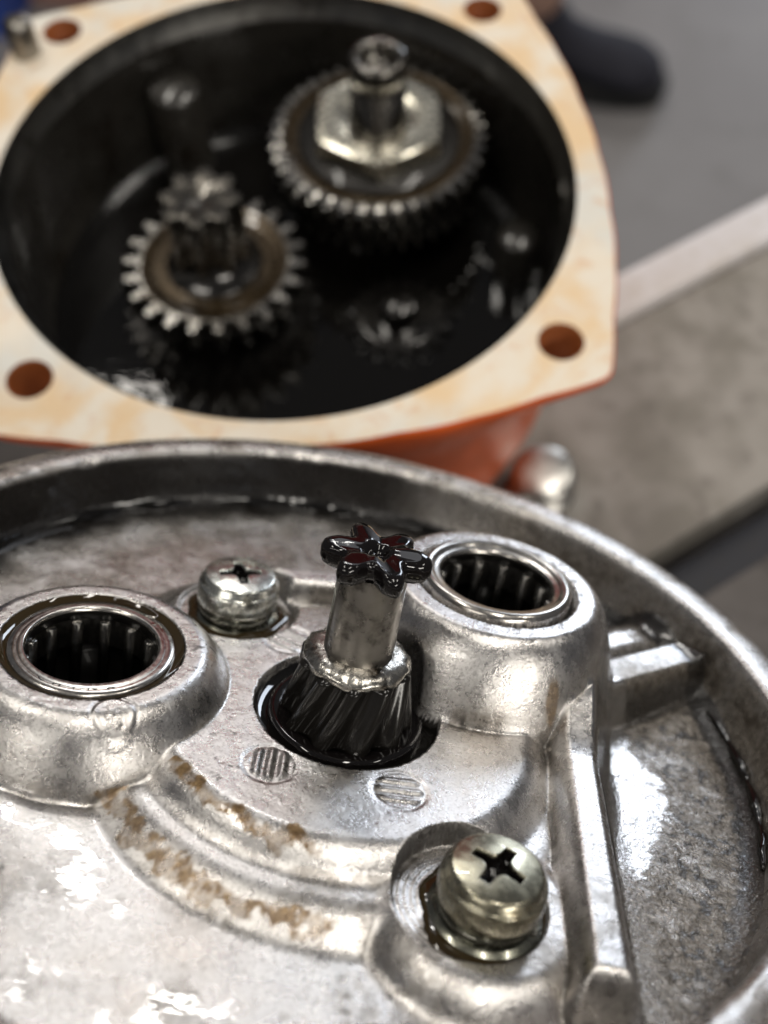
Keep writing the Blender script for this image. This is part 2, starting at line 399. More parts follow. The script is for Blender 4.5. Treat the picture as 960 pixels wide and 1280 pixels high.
soot_shade = np.maximum(soot_shade, sstep(4.9, 5.5, rc+n2*.25)*sstep(60, 85, (np.degrees(np.arctan2(y-CYR, x-CXR)) % 360))*sstep(185, 160, (np.degrees(np.arctan2(y-CYR, x-CXR)) % 360)))
soot_shade = np.maximum(soot_shade, ((r0 < 1.14) & (z < -.03))*1.0)
soot_shade = np.maximum(soot_shade, ((np.hypot(x-LX, y-LY) < 1.06) & (z < .36))*1.0)
soot_shade = np.maximum(soot_shade, ((np.hypot(x-RX, y-RY) < 1.10) & (z < 1.0))*1.0)
pit = sstep(.42, .55, n3+n1*.3)*sstep(.05, .35, n4)
soot_shade = np.maximum(soot_shade, .75*pit*(r0 > 1.2)*sstep(-.1, .3, n2+.1))
soot_shade = np.maximum(soot_shade, .8*sstep(.5, .75, n3+.35)*band(dBoss, 1.12, .07)*sstep(.0, .4, x-RX+.2))
d1 = np.hypot(x-S1[0]+.17, y-S1[1]-.10); soot_shade = np.maximum(soot_shade, .75*((d1 > .74) & (d1 < .94) & (sl > 2)))  # shadow on the steep counterbore wall, painted into the colour
groove = sstep(.16, .06, np.abs(bar(x, y, 2.2, 1.3, 4.72, 3.18, .25)-.16)+n1*.05)*(x > 3.05)
soot_shade = np.maximum(soot_shade, .85*groove)
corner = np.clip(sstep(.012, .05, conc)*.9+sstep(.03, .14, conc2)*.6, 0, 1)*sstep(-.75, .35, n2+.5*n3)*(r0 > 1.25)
grime = np.maximum(grime, .85*corner); soot_shade = np.maximum(soot_shade, .7*sstep(.03, .07, conc)*sstep(.0, .5, n2+.6*n3)*(r0 > 1.25))
wet = sstep(-.05, .25, n4+n2*.3)*.55
pool = sstep(.1, .35, n2*.6+n3*.25+1.3-np.hypot((x-3.55)/.62, (y-.55)/1.5)*1.15)
wet = np.maximum(wet, pool)
wet = np.maximum(wet, sstep(1.15, .85, np.hypot(x-S2[0]-.05, y-S2[1])))
wet = np.maximum(wet, 1.0*sstep(-1.3, -1.9, y)*sstep(.6, -.2, x)*sstep(-.25, .0, n4+n2*.5+.1))
wet = np.maximum(wet, .9*sstep(2.2, 3.4, y)); wet = np.maximum(wet, .9*(soot_shade > .4))
rough = sstep(3.2, 3.5, x)*(z < -.2)*(1-.75*pool)
stain = stain*(1-.85*pool); grime = grime*(1-.8*pool); soot_shade = soot_shade*(1-.6*pool)
casting = mesh('casting', np.stack([x, y, z], 1), Q, CAST, cover, attrs=dict(stain=stain, soot_shade=soot_shade, wet=wet, rough=rough, pool=pool, grime=grime))

# rim wall: polar strip with its own cast skin
prof = [(RIN-.10, -.62), (RIN-.02, -.42), (RIN+.03, -.25), (RIN+.06, -.05), (RIN+.09, .12), (RIN+.105, .24), (RIN+.12, .31), (RIN+.15, .365), (RIN+.21, .40),
        (RIN+.34, .412), (RIN+.50, .405), (RIN+.62, .385), (RIN+.70, .345), (RIN+.76, .27), (RIN+.79, .15), (RIN+.80, -.1), (RIN+.80, -.6), (RIN+.78, -1.1), (RIN+.70, -1.25), (RIN+.1, -1.3)]
nt = 720; T = np.linspace(0, TAU, nt, endpoint=False)
pr = []
for a, b in zip(prof[:-1], prof[1:]):
    for k in range(3): pr.append((a[0]+(b[0]-a[0])*k/3, a[1]+(b[1]-a[1])*k/3))
pr.append(prof[-1]); pr = np.array(pr)
TT, RR = np.meshgrid(T, pr[:, 0], indexing='xy'); ZZ = np.repeat(pr[:, 1][:, None], nt, 1)
u = np.cos(TT)*3.1+ZZ*.7; v = np.sin(TT)*3.1+RR
RR = RR+vnoise(u, v, 31, 3, 1.5)*.014+vnoise(u, v, 32, 2, 7)*.005
ZZ = ZZ+vnoise(u, v, 33, 3, 2.0)*.010
chip = sstep(.42, .6, vnoise(TT*9, RR*2, 34, 3, 1.0))*np.exp(-((RR-RIN-.13)/.06)**2)*.04
ZZ = ZZ-chip
PX = CXR+RR*np.cos(TT); PY = CYR+RR*np.sin(TT)
m_ = len(pr); idx = np.arange(m_*nt).reshape(m_, nt); nxt = np.roll(idx, -1, 1)
QR = np.stack([idx[:-1], nxt[:-1], nxt[1:], idx[1:]], -1).reshape(-1, 4)
px, py, pz = PX.ravel(), PY.ravel(), ZZ.ravel(); rr_ = RR.ravel(); td = np.degrees(TT.ravel()) % 360
m1 = vnoise(px*1.0+pz, py+pz*.7, 41, 4, 2.2); m2 = vnoise(px, py+pz*2, 42, 4, 8)
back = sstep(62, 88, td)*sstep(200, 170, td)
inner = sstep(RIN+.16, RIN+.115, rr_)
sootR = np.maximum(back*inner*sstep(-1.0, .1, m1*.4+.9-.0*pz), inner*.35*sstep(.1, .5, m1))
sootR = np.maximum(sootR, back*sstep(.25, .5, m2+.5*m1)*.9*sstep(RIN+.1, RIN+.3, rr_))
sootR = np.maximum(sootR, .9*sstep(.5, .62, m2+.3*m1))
stainR = .15*sstep(0, .5, m1)
grimeR = np.maximum(.95*inner*(1-back)*sstep(-1.2, .0, m1+.3*m2), (.22+.5*sstep(-.1, .5, m1+.4*m2)))*(1-.7*np.exp(-((rr_-RIN-.15)/.04)**2))
wetR = np.maximum((.5-.4*back)*inner, .4*sstep(-.1, .3, m1))
mesh('rim', np.stack([px, py, pz], 1), QR, CAST, cover, attrs=dict(stain=stainR, soot_shade=sootR, wet=wetR, rough=0*px, grime=grimeR))

V, F = lathe([(RIN-.15, -1.25), (RIN-.30, -1.5), (5.05, -2.0), (5.0, -6.2), (4.8, -6.5), (3.5, -6.62)], 96, False, True, (CXR, CYR, 0))
mesh('motor_body', V, F, CAST, cover)

# dark wet joint along the foot of the rim wall
def arc_pts(t0, t1, n, r, z, jr=.03, seed=1):
    rg = random.Random(seed); return [(CXR+(r+rg.uniform(-jr, jr))*math.cos(math.radians(t)), CYR+(r+rg.uniform(-jr, jr))*math.sin(math.radians(t)), z) for t in np.linspace(t0, t1, n)]
pts = arc_pts(-14, 42, 60, RIN-.09, -.47, .015, 3)
V, F = tube(pts, [.03+.05*abs(math.sin(i*.37))*(.5+.5*math.sin(i*.11)) for i in range(60)], 8)
tag(mesh('oil_bead', V, F, OIL, cover), 'black oil bead along the right foot of the rim')
pts = arc_pts(62, 168, 90, RIN-.08, -.46, .012, 4)
V, F = tube(pts, [.075+.03*math.sin(i*.5)+.02*math.sin(i*.23) for i in range(90)], 8)
tag(mesh('oil_bead', V, F, OIL, cover), 'black oil bead along the back foot of the rim')

# ---- needle bearings
def bearing(cx, cy, z0, n, label, rot0, text=None):
    # pressed shell: bright ring with rolled lip
    p = [(.755, -.55), (.755, -.06), (.765, -.02), (.785, .0), (.83, -.005), (.855, .012), (.90, .045), (.945, .05), (.985, .03), (1.01, -.02), (1.015, -.5)]
    if text: p = [(.755, -.55), (.755, -.06), (.765, -.02), (.785, .0), (.84, -.034), (.86, -.032), (.945, -.032), (.965, -.06), (.972, -.12), (.975, -.5)]
    V, F = lathe(p, 128)
    b = mesh('needle_bearing', V, F, BRIGHT, cover, loc=(cx, cy, z0)); b['label'] = label
    V, F = lathe([(.93, -.06), (.93, -1.1)], 96)
    mesh('cage', *lathe([(.754, -.052), (.752, -.16), (.86, -.17), (.86, -2.3), (.60, -2.3), (.0001, -2.3)], 96), BLACKM, b)
    V, F = lathe([(.02, -.2), (.06, -.2), (.075, -.215), (.075, -2.12), (.06, -2.14)], 12, True, True)
    proto = None
    for k in range(n):
        t = TAU*(k+.5)/n+rot0; q = (.772*math.cos(t)*S, .772*math.sin(t)*S, 0)
        if proto is None: o = proto = mesh('needle_roller', V, F, NEEDLE, b)
        else:
            o = proto.copy(); COL.objects.link(o); o.parent = b
        o.location = q
    return b
bl = bearing(LX, LY, .40, 14, 'left needle bearing ring with stamped letters', 0.1, True)
brg = bearing(RX, RY, 1.12, 14, 'right needle bearing ring with a thick rolled lip', .25)
# worn stamped lettering on the left ring
for k, ch in enumerate('CHINA'):
    cu_ = bpy.data.curves.new('t', 'FONT'); cu_.body = ch; cu_.size = .125*S; cu_.extrude = .002*S; cu_.align_x = 'CENTER'; cu_.resolution_u = 2
    to = bpy.data.objects.new('t', cu_); COL.objects.link(to); bpy.context.view_layer.update()
    me = bpy.data.meshes.new_from_object(to.evaluated_get(bpy.context.evaluated_depsgraph_get()))
    COL.objects.unlink(to); bpy.data.objects.remove(to)
    o = bpy.data.objects.new('stamped_letter', me); COL.objects.link(o); o.parent = bl
    me.materials.clear(); me.materials.append(BLACKM)
    t = math.radians(-112+k*13.5); o.location = (.868*math.cos(t)*S, .868*math.sin(t)*S, -.0305*S); o.rotation_euler = (0, 0, t+PI/2)
    o.scale = (1.25, .85, 1)
V, F = lathe([(.93, .325), (.97, .335), (1.01, .352), (1.045, .375), (1.065, .392)], 96)
o = mesh('oil_ring', V, F, OILB, cover, loc=(LX, LY, 0)); o['label'] = 'brown oil lying in the groove round the left bearing ring'
# oil lip round the left ring, thin oil film loop on the ring
pts = [(LX+(-.02+.30*math.cos(t))*1.0+.28, LY+.86+.10*math.sin(t)-.10*math.cos(t), .425) for t in np.linspace(-.35*PI, 1.1*PI, 30)]
V, F = tube(pts, .012, 6); mesh('oil_film_loop', V, F, BRIGHT, cover)

# ---- cross-head screws
def screw(cx, cy, zb, rot, m, label, R=.535, H=.5):
    n = 220; g = np.linspace(-1, 1, n); A, B = np.meshgrid(g, g, indexing='ij')
    U = A*np.sqrt(1-B*B/2)*R; W = B*np.sqrt(1-A*A/2)*R
    c, s = math.cos(rot), math.sin(rot); P = U*c+W*s; Qq = -U*s+W*c; r = np.hypot(U, W)
    Zt = H-.06*(r/R)**2-.10*sstep(.82, 1.0, r/R)**2
    def slot(a, b):
        wdt = .062+.015*sstep(.3, .0, np.abs(a)); return np.maximum(np.abs(b)-wdt, np.abs(a)-.285)
    d = smin(slot(P, Qq), slot(Qq, P), .09)
    dep = np.minimum(np.clip(-d/.035, 0, 1)*.13+np.clip(-d-.02, 0, 1)*.9, .30)
    Zt = Zt-dep*sstep(.33, .28, np.maximum(np.abs(P), np.abs(Qq)))+vnoise(U, W, 51, 2, 5)*.0022
    Vt = np.stack([U.ravel(), W.ravel(), Zt.ravel()], 1).tolist(); ii = np.arange(n*n).reshape(n, n)
    Ft = np.stack([ii[:-1, :-1], ii[1:, :-1], ii[1:, 1:], ii[:-1, 1:]], -1).reshape(-1, 4).tolist()
    edge = list(ii[:, 0])+list(ii[-1, 1:])+list(ii[-2::-1, -1])+list(ii[0, -2:0:-1])
    prev = edge
    for rs, zz in ((1.02, H-.20), (1.03, H-.27), (1.025, H-.40), (1.0, .02), (.93, 0), (.5, 0)):
        cur = []
        for e in edge:
            vx, vy, _ = Vt[e]; l = math.hypot(vx, vy); Vt.append((vx/l*R*rs, vy/l*R*rs, zz)); cur.append(len(Vt)-1)
        for k in range(len(edge)):
            k2 = (k+1) % len(edge); Ft.append((prev[k], cur[k], cur[k2], prev[k2]))
        prev = cur
    o = mesh('screw', Vt, np.array(Ft), m, cover, loc=(cx, cy, zb)); o['label'] = label
    o.data.materials.append(GOO); dd = (dep*(np.maximum(np.abs(P), np.abs(Qq)) < .31))
    dq = ((dd[:-1, :-1]+dd[1:, 1:]+dd[1:, :-1]+dd[:-1, 1:])/4).ravel() > .035
    mi = np.zeros(len(o.data.polygons), np.int32); mi[:len(dq)] = dq; o.data.polygons.foreach_set('material_index', mi)
    # recess grime, split spring washer, flat washer
    a0 = rot+.9
    Vw = []; Fw = []; k = 60; sect = [(.36, 0), (.50, 0), (.51, .015), (.51, .085), (.50, .1), (.36, .1)]
    for i in range(k):
        t = a0+(TAU-.14)*i/(k-1); dz = .05*i/(k-1)-.02
        for (q, zz) in sect: Vw.append((q*math.cos(t), q*math.sin(t), zz+dz-.13))
    L = len(sect)
    for i in range(k-1):
        for j in range(L): a = i*L+j; b = i*L+(j+1) % L; Fw.append((a, b, b+L, a+L))
    Fw += [tuple(range(L)), tuple(range((k-1)*L+L-1, (k-1)*L-1, -1))]
    sharp(mesh('spring_washer', Vw, Fw, WASHER, o))
    V, F = lathe([(.30, -.20), (.57, -.20), (.595, -.19), (.60, -.165), (.59, -.145), (.30, -.145)], 80)
    mesh('flat_washer', V, F, WASHER, o)
    return o
screw(S1[0], S1[1], -.11, math.radians(60), ZINC, 'olive tinted screw at the lower right, its cross slot full of black oil')
screw(S2[0], S2[1], .0, math.radians(22), ZINC2, 'bright zinc screw behind the left bearing, red reflections in its slot')
# ring of oil in each screw seat
for (cx, cy, zz, lab) in ((S1[0], S1[1], -.262, 'oil lying round the lower right screw'), (S2[0], S2[1], -.135, 'oil lying round the screw behind the left bearing')):
    V, F = lathe([(.56, .0), (.61, -.004), (.65, -.012), (.69, -.03), (.73, -.06)], 80, mod=lambda t, i: 1+.05*math.sin(3*t+1)+.03*math.sin(7*t))
    o = mesh('oil_ring', V, F, OILB, cover, loc=(cx, cy, zz)); o['label'] = lab

# ---- pinion shaft standing in its hole
pin = empty('pinion_shaft', tuple(M @ Vector((HX, HY, -.75))), ROT)
tag(pin, 'upright pinion shaft with black greased teeth and a lobed end, standing in the oily hole', 'pinion shaft')
zo = .75
def flute(nt_, twist, z0, z1, ra, rb, amp, nz=24, n=240):
    L = []
    for i in range(nz):
        f = i/(nz-1); zz = z0+(z1-z0)*f; R = ra+(rb-ra)*f
        row = []
        for k in range(n):
            t = TAU*k/n; s = math.cos(nt_*(t-twist*f)); g = math.copysign(abs(s)**.75, s)
            row.append(((R+amp*g*(1-.0*f))*math.cos(t), (R+amp*g)*math.sin(t), zz+zo))
        L.append(row)
    return L
V, F = rings(flute(10, .42, -.14, .70, .75, .61, .07, 16, 540), True, True); mesh('helical_teeth', V, F, GREASE, pin)
V, F = lathe([(.0001, -.30+zo), (.90, -.30+zo), (.955, -.27+zo), (.955, -.10+zo), (.93, -.07+zo), (.88, -.065+zo), (.6, -.18+zo)], 96); mesh('thrust_flange', V, F, GOO, pin)
n = 140; L = []
for (r, zz, a) in ((.60, .66, .05), (.645, .70, .06), (.63, .77, .05), (.57, .82, .04), (.49, .85, .02), (.40, .86, .0)):
    tt = TAU*np.arange(n)/n; q1 = vnoise(np.cos(tt)*2+r, np.sin(tt)*2+zz*3, 61, 3, 1.6); q2 = vnoise(np.cos(tt)*2, np.sin(tt)*2+r*3, 62, 3, 2.2)
    L.append([((r+a*.9*q1[k])*math.cos(tt[k]), (r+a*.7*q1[k])*math.sin(tt[k]), zz+zo+a*.8*q2[k]) for k in range(n)])
V, F = rings(L); o = mesh('bright_collar', V, F, COLLAR, pin)
V, F = lathe([(.415, .80+zo), (.412, 1.1+zo), (.405, 1.6+zo), (.40, 1.98+zo)], 64); mesh('shank', V, F, SHAFT, pin)
L = []; n = 180
def lobe(t, s=1.0): c = math.cos(6*t+.35); return (.515+.125*math.copysign(abs(c)**.8, c))*s
for (s, zz) in ((.62, 1.93), (.88, 1.94), (.97, 1.97), (1.0, 2.03), (1.0, 2.13), (.97, 2.18), (.90, 2.205), (.75, 2.21), (.52, 2.20), (.40, 2.205), (.32, 2.19), (.26, 2.13), (.2, 2.10), (.05, 2.10)):
    row = []
    for k in range(n):
        t = TAU*k/n; f = max(0, min(1, (s-.3)/.4)); R = lobe(t, s)*f+.485*s*(1-f)
        zz2 = zz+.018*math.sin(3*t+1)+.012*math.sin(7*t)*s
        row.append((R*math.cos(t), R*math.sin(t), zz2+zo))
    L.append(row)
V, F = rings(L, True, True); mesh('lobed_end', V, F, GOO, pin)
# oil standing in the hole
V, F = lathe([(.0001, -.15), (.5, -.15), (.9, -.15), (1.06, -.143), (1.10, -.12), (1.125, -.095)], 96, c=(0, 0, 0))
oil = mesh('oil_pool', V, F, OIL); oil.matrix_world = ROT @ Matrix.Translation(Vector((HX, HY, 0))*S)
tag(oil, 'glossy black oil standing in the round hole about the pinion shaft', 'oil', kind='stuff')

# ================================================================== GEAR HOUSING
HB = BENCH
house = empty('gear_housing', (HC.x, HC.y, HB))
tag(house, 'orange gear housing with a stained cream flange and a dark round opening full of gears', 'gear housing')
hz = HC.z-HB                                      # flange face height above the base
FA = [(0, 8.60), (4, 8.30), (9, 7.93), (19, 7.50), (31, 7.16), (45, 7.04)]
def fl_r(t):
    ph = (math.degrees(t)+29.5) % 90; ph = min(ph, 90-ph)
    for (a, ra), (b, rb) in zip(FA[:-1], FA[1:]):
        if ph <= b: f = (ph-a)/(b-a); return ra+(rb-ra)*f
    return FA[-1][1]
nf = 360
raw = np.array([fl_r(TAU*k/nf) for k in range(nf)])
ker = np.array([0, 1, 3, 1, 0])/5; raw = sum(np.roll(raw, i-2)*ker[i] for i in range(5))
TH = np.arange(nf)*TAU/nf
def oloop(r, z): return [(r[k]*math.cos(TH[k]), r[k]*math.sin(TH[k]), z) for k in range(nf)]
RO = 6.42
HOLES = [(6.41, -3.53), (-3.80, -6.12), (3.60, 6.32), (-6.40, 3.95)]
bm = bmesh.new(); edges = []
def addloop(pts):
    vs = [bm.verts.new(p) for p in pts]
    for a, b in zip(vs, vs[1:]+vs[:1]): edges.append(bm.edges.new((a, b)))
addloop(oloop(raw-.05, hz)); addloop([(RO*math.cos(t), RO*math.sin(t), hz) for t in TH[::2]])
for hx, hy in HOLES: addloop([(hx+.47*math.cos(TAU*k/40), hy+.47*math.sin(TAU*k/40), hz) for k in range(40)])
bmesh.ops.triangle_fill(bm, use_beauty=True, use_dissolve=False, edges=edges, normal=(0, 0, 1))
bm.verts.index_update(); Vf = [tuple(v.co) for v in bm.verts]; Ff = [tuple(v.index for v in f.verts) for f in bm.faces]; bm.free()
# drop triangles that filled a hole or the opening
def keep(f):
    c = np.mean([Vf[i] for i in f], 0)
    return np.hypot(c[0], c[1]) > RO*.97 and all(math.hypot(c[0]-a, c[1]-b) > .44 for a, b in HOLES)
Ff = [f for f in Ff if keep(f)]
mesh('flange_face', Vf, Ff, FLANGE, house, smooth=False)
for k, (hx, hy) in enumerate(HOLES):
    V, F = lathe([(.47, 0), (.44, -.04), (.42, -.08), (.42, -1.1), (.0001, -1.1)], 40, c=(hx, hy, hz)); mesh('bolt_hole', V, F, RUST, house)
circ = np.full(nf, 6.92)
def bl_(f): return raw*(1-f)+np.minimum(circ, raw)*f
V, F = rings([oloop(raw-.05, hz), oloop(raw, hz-.05), oloop(bl_(.06), hz-.30), oloop(bl_(.22), hz-.62), oloop(bl_(.42), hz-1.0), oloop(bl_(.50), hz-1.08), oloop(bl_(.80), hz-1.5), oloop(bl_(.96), hz-2.0), oloop(bl_(1)-.05, hz-3.2), oloop(bl_(1)-.35, hz-5.5), oloop(bl_(1)-.8, hz-7.2), oloop(bl_(1)-1.1, .0)], False, True)
mesh('painted_body', V, [tuple(reversed(f)) for f in F], ORANGE, house)
LIPM = mat_metal('oily_bare_lip', (.16, .155, .145), .34, .12, 3, dirt=.25, dirtcol=(.05, .045, .04), coat=.4)
V, F = lathe([(RO, 0), (RO-.03, -.10), (RO-.10, -.42), (RO-.235, -.60), (RO-.24, -.62)], 160, c=(0, 0, hz))
mesh('inner_lip', V, [tuple(reversed(f)) for f in F], LIPM, house)
V, F = lathe([(RO-.24, -.62), (RO-.245, -.8), (RO-.27, -2.5), (RO-.45, -5.2), (.0001, -5.25)], 160, c=(0, 0, hz))
mesh('inner_wall', V, [tuple(reversed(f)) for f in F], INNER, house)
# cast lug at upper left; right stub added to stand for pale wall reflections
for t, r, w_, top in ((2.35, 5.4, .7, -1.2), (.27, 5.45, .55, -2.4)):
    V, F = lathe([(w_, -5.2), (w_*.94, top-.1), (w_*.82, top), (.0001, top)], 32, c=(r*math.cos(t), r*math.sin(t), hz)); mesh('lug_and_glint_stub', V, F, INNER, house)
# dowel pin standing on the flange
V, F = lathe([(.34, -.4), (.34, .78), (.30, .86), (.24, .89), (.0001, .9)], 32, c=(-7.0, 3.08, hz))
mesh('dowel_pin', V, F, SHAFT, house)
# oil in the bowl
V, F = lathe([(.0001, 0), (3, 0), (5.8, 0), (6.08, .02)], 96)
o = mesh('oil_pool', V, F, OIL, loc=(HC.x, HC.y, HC.z-3.72)); tag(o, 'black oil lying in the bottom of the housing below the gears', 'oil', kind='stuff')

# ---- gears
def gear(name, nteeth, rr_, rt, z0, z1, m, parent, c, helix=0., rin=.3, face=None, dish=.0, edge=None):
    npt = nteeth*8; L = []
    def rad(k, zf, s=0.):
        p = ((k/8.0+helix*zf*nteeth/TAU) % 1.0)
        v = max(0, min(1, 1.35-abs(p-.5)*4.4)); v = v*v*(3-2*v)
        return rr_+(rt-rr_)*v-s
    for (zz, s) in ((z0, .03), (z0+.04, 0), (z0+(z1-z0)*.33, 0), (z0+(z1-z0)*.66, 0), (z1-.12, 0), (z1, .085)):
        zf = (zz-z0)
        L.append([(c[0]+rad(k, zf, s)*math.cos(TAU*k/npt), c[1]+rad(k, zf, s)*math.sin(TAU*k/npt), c[2]+zz) for k in range(npt)])
    rb = rr_-.12
    L.append([(c[0]+rb*math.cos(TAU*k/npt), c[1]+rb*math.sin(TAU*k/npt), c[2]+z1) for k in range(npt)])
    V, F = rings(L); o = mesh(name, V, F, edge or m, parent); sharp(o, 50)
    if edge:
        o.data.materials.append(m); mi = np.zeros(len(o.data.polygons), np.int32); mi[4*npt:] = 1; o.data.polygons.foreach_set('material_index', mi)
    V, F = lathe([(rb+.002, z1-.002), (rb-.08, z1-.02), (rb-.14, z1-dish), (rin+.5, z1-dish-.02), (rin+.42, z1-.02), (rin, z1-.01), (rin, z0)], 120, c=c)
    sharp(mesh('web', V, F, face or m, o), 40); return o

# large gear on its shaft
g1 = empty('large_gear_shaft', (HC.x+1.55, HC.y+3.12, HC.z-4.6))
tag(g1, 'large helical gear clamped on its shaft by a pale hexagonal nut', 'gear')
gear('helical_gear', 40, 2.46, 2.70, 0, 1.25, GEAR, g1, (0, 0, 2.05), helix=.22, rin=.9, face=GEARFACE, dish=.10, edge=DSHAFT)
zt = 3.3
def hexr(t, R): return R*math.cos(PI/6)/math.cos(((t+.35) % (PI/3))-PI/6)
L = []; n = 180
for (R, zz, rnd) in ((1.62, 0, 0), (1.70, .05, 0), (1.70, .42, 0), (1.66, .54, .35), (1.50, .57, 1), (1.15, .575, 1), (.90, .53, 1), (.74, .45, 1)):
    L.append([((hexr(TAU*k/n, R)*(1-rnd)+R*.93*rnd)*math.cos(TAU*k/n), (hexr(TAU*k/n, R)*(1-rnd)+R*.93*rnd)*math.sin(TAU*k/n), zt-.02+zz) for k in range(n)])
V, F = rings(L); sharp(mesh('hexagonal_nut', V, F, YNUT, g1), 40)
V, F = lathe([(1.0, zt-.06), (1.95, zt-.06), (1.98, zt-.03), (1.95, zt+.0), (1.0, zt+.0)], 80); mesh('lock_plate', V, F, mat_metal('black_lock_plate', (.02, .018, .016), .42, .1, 5, coat=.3, met=.6), g1)
V, F = lathe([(.66, 0), (.66, 4.75), (.58, 4.80), (.58, 4.92), (.66, 4.97), (.66, 5.42), (.61, 5.52), (.46, 5.53), (.40, 5.40), (.36, 5.1), (.0001, 5.05)], 48); mesh('shaft', V, F, DSHAFT, g1)

# small gear with a larger gear below it and a fluted shaft end
g2 = empty('small_gear_shaft', (HC.x-1.72, HC.y-.80, HC.z-4.6))
tag(g2, 'smaller spur gear with a brown oil film and a black fluted shaft end', 'gear')
gear('spur_gear', 22, 1.86, 2.24, 0, .55, GEAR, g2, (0, 0, 1.95), rin=1.0, face=GEARFACE, dish=.12, edge=DSHAFT)
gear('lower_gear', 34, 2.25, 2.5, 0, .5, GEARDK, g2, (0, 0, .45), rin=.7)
V, F = lathe([(1.15, 0), (1.15, 2.46), (1.08, 2.56), (.86, 2.60), (.70, 3.1)], 48); mesh('shaft', V, F, GEARDK, g2)
V, F = rings(flute(8, .12, 2.9-zo, 4.55-zo, .80, .80, .10, 8, 160)+[[(.3*math.cos(TAU*k/160), .3*math.sin(TAU*k/160), 4.58) for k in range(160)], [(.12*math.cos(TAU*k/160), .12*math.sin(TAU*k/160), 4.50) for k in range(160)]], False, True)
sharp(mesh('fluted_end', V, F, DSHAFT, g2), 50)
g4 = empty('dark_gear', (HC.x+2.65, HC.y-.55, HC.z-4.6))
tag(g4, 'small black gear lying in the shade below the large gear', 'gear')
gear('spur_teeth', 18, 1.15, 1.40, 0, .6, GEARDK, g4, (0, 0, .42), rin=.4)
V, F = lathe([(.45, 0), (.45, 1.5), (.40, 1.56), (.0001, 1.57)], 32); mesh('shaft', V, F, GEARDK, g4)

# silver fitting on the bench beside the housing
fit = empty('pipe_fitting', (2.72, 10.9, BENCH))
tag(fit, 'blurred silver metal fitting on the bench between the orange housing and the cover rim', 'pipe fitting')
V, F = lathe([(.5, 0), (.84, .0), (.92, .08), (.94, .35), (.86, .52), (.66, .60), (.56, .68), (.56, .80)], 48)
mesh('body', V, F, SILVER, fit)
V, F = lathe([(.56, .78), (.74, .80), (.84, .88), (.86, 1.02), (.80, 1.16), (.62, 1.24), (.3, 1.27), (.0001, 1.27)], 48)
mesh('cap', V, F, SILVER, fit)
V, F = tube([(.0, -.1, .42), (-.5, -.5, .42), (-1.0, -1.0, .42), (-1.6, -1.7, .42), (-2.4, -2.4, .42)], [.38, .40, .40, .40, .40], 24); mesh('spigot', V, F, SILVER, fit)

# ================================================================== PEOPLE AND THINGS ON THE FLOOR
TROUS = mat_rough('dusty_pink_trousers', (.30, .14, .15), (.36, .18, .19), (.24, .11, .12), .2, 1.5, .8)
SHIRT = mat_rough('dark_shirt', (.05, .05, .06), (.07, .07, .08), (.04, .04, .05), .2, 1.5, .8)
SKIN = mat_rough('skin', (.50, .30, .22), (.55, .34, .26), (.46, .27, .2), .3, 2, .5, .05)
SHOE = mat_rough('dark_navy_shoe', (.010, .010, .018), (.015, .015, .025), (.009, .009, .012), .3, 2, .85, .1)
SOLE = mat_rough('dark_rubber', (.012, .012, .013), (.016, .016, .018), (.01, .01, .01), .5, 3, .7)
PX_, PY_ = -8.6, 126.0
person = empty('person', (PX_, PY_, FLOOR)); person['label'] = 'person stepping past behind the housing, dark shoes and pinkish trouser legs'; person['category'] = 'person'
def skin(name, verts, eds, rad, m, root=0):
    me = bpy.data.meshes.new(name); me.from_pydata([tuple(c*S for c in v) for v in verts], eds, [])
    o = bpy.data.objects.new(name, me); COL.objects.link(o); o.parent = person
    md = o.modifiers.new('skin', 'SKIN'); md.use_smooth_shade = True
    for i, r in enumerate(rad):
        sv = me.skin_vertices[0].data[i]; sv.radius = (r[0]*S, r[1]*S) if isinstance(r, tuple) else (r*S, r*S); sv.use_root = (i == root)
    sb = o.modifiers.new('sub', 'SUBSURF'); sb.levels = 2; sb.render_levels = 2
    me.materials.append(m); return o
P_ = [(-52, 4, 90), (-54, 4, 107), (-56, 4, 125), (-56, 5, 140), (-55, 4, 148), (-54, 3, 158), (-54, 3, 167),
      (-46, 0, 86), (-2, -4, 50), (8, 1, 9), (-58, 8, 86), (-54, 12, 48), (-36, 24, 9),
      (-50, -14, 137), (-44, -22, 112), (-32, -24, 96), (-62, 22, 137), (-72, 28, 112), (-66, 22, 92)]
E_ = [(0, 1), (1, 2), (2, 3), (3, 4), (4, 5), (5, 6), (0, 7), (7, 8), (8, 9), (0, 10), (10, 11), (11, 12), (3, 13), (13, 14), (14, 15), (3, 16), (16, 17), (17, 18)]
R_ = [(11, 15), (10, 14), (11, 16), (9, 12), 5.5, 8.5, 6.5, 9, 6, 4.2, 9, 6, 4.2, 6, 4.6, 3.4, 6, 4.6, 3.4]
skin('body', P_, E_, R_, SKIN)
skin('trousers', [(-52, 4, 92), (-46, 0, 86), (-2, -4, 50), (7, 1, 14), (-58, 8, 86), (-54, 12, 48), (-37, 24, 10)], [(0, 1), (1, 2), (2, 3), (0, 4), (4, 5), (5, 6)], [(13, 17), 10.5, 8.0, 4.6, 10.5, 8.0, 4.6], TROUS)
skin('shirt', [(-52, 4, 90), (-54, 4, 107), (-56, 4, 125), (-56, 5, 139), (-50, -14, 137), (-45, -21, 116), (-62, 22, 137), (-71, 27, 116)], [(0, 1), (1, 2), (2, 3), (3, 4), (4, 5), (3, 6), (6, 7)], [(13, 17), (12, 16), (13, 18), (10, 13), 7.4, 6, 7.4, 6], SHIRT)
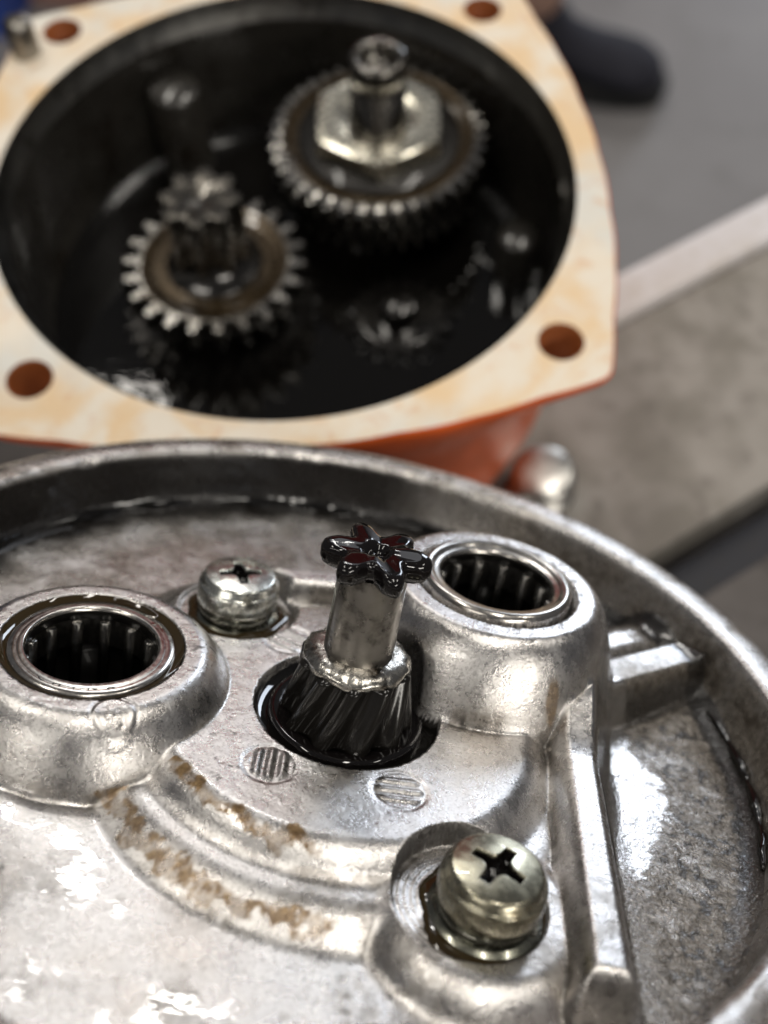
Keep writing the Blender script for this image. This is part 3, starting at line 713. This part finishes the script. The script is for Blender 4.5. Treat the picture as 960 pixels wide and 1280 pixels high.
for fx, fy, fa in ((8, 1, math.radians(-8)), (-36, 24, math.radians(-12))):
    L = []; c, s = math.cos(fa), math.sin(fa)
    for (d_, w_, h_) in ((-7.5, 2.0, 6), (-6.5, 3.4, 11), (-4, 4.0, 14), (-1, 4.1, 14), (2, 4.0, 12.5), (4.5, 4.1, 9), (8, 4.8, 7.4), (11, 5.3, 6.9), (14, 5.1, 6.6), (16, 4.3, 6.0), (17.5, 3.1, 5.1), (18.3, 1.4, 3.9)):
        row = []
        for k in range(20):
            t = TAU*k/20; yy = w_*math.cos(t); zz = 2.4+(h_-2.4)*(.5+.5*math.sin(t)); row.append((fx+d_*c-yy*s, fy+d_*s+yy*c, zz))
        L.append(row)
    V, F = rings(L, True, True); o = mesh('shoe', V, F, SHOE, person)
    L = []
    for (zz, g) in ((0, .94), (.3, 1), (2.2, 1.02), (2.7, .98)):
        row = []
        for k in range(40):
            t = TAU*k/40; d_ = 5.6+13.4*g*math.cos(t); w_ = (4.8+.7*math.cos(t-.0))*g*math.copysign(abs(math.sin(t))**.75, math.sin(t)); row.append((fx+d_*c-w_*s, fy+d_*s+w_*c, zz))
        L.append(row)
    V, F = rings(L, True, True); mesh('sole', V, F, SOLE, o)

RED = mat_rough('red_enamel', (.50, .022, .022), (.55, .03, .028), (.42, .02, .02), .05, .4, .35, .02)
tc = empty('added_red_cabinet', (-36, 318, FLOOR)); tag(tc, 'unseen red cabinet added beyond the housing to redden reflections in the black oil', 'cabinet')  # out of view, added to give red reflections in oil and metal
mesh('carcass', *box(-38, 38, -22, 22, 8, 142, .8), RED, tc, smooth=False)
for k in range(6):
    d_ = mesh('drawer', *box(-35, 35, -24, -22.1, 13+k*21, 31+k*21, .5), RED, tc, smooth=False)
    mesh('handle', *box(-26, 26, -26, -24.1, 27+k*21, 28.6+k*21, .3), SILVER, d_, smooth=False)
for a in (-32, 32):
    for b in (-17, 17): V, F = tube([(a-1.6, b, 4), (a+1.6, b, 4)], 4.0, 20); mesh('castor', V, F, SOLE, tc)

BLUE = mat_rough('blue_plastic', (.03, .09, .42), (.035, .10, .46), (.03, .08, .36), .1, 1, .35, .05)
CARD = mat_rough('brown_cardboard', (.42, .23, .18), (.46, .26, .2), (.36, .2, .16), .1, 1, .8)
cr_ = empty('storage_crate', (-95.5, 147, FLOOR)); tag(cr_, 'blue plastic crate on the floor at the top left corner behind the dowel pin', 'crate')
t_ = 1.2
for V, F in (box(-18, 18, -25, 25, 0, t_, .3), ): mesh('base', V, F, BLUE, cr_, smooth=False)
for a in (box(-18, -18+t_, -25, 25, t_+.02, 26, .3), box(18-t_, 18, -25, 25, t_+.02, 26, .3), box(-18+t_+.02, 18-t_-.02, -25, -25+t_, t_+.02, 26, .3), box(-18+t_+.02, 18-t_-.02, 25-t_, 25, t_+.02, 26, .3)):
    mesh('side_wall', *a, BLUE, cr_, smooth=False)
cb_ = empty('cardboard_box', (-66, 140, FLOOR)); tag(cb_, 'brown cardboard box on the floor behind the top left edge of the flange', 'box')
mesh('carton', *box(-11, 11, -10, 10, 0, 22, .4), CARD, cb_, smooth=False)
mesh('flap', *box(-10.8, 10.8, -9.8, -.2, 22.1, 22.5), CARD, cb_, smooth=False); mesh('flap', *box(-10.8, 10.8, .2, 9.8, 22.1, 22.5), CARD, cb_, smooth=False)
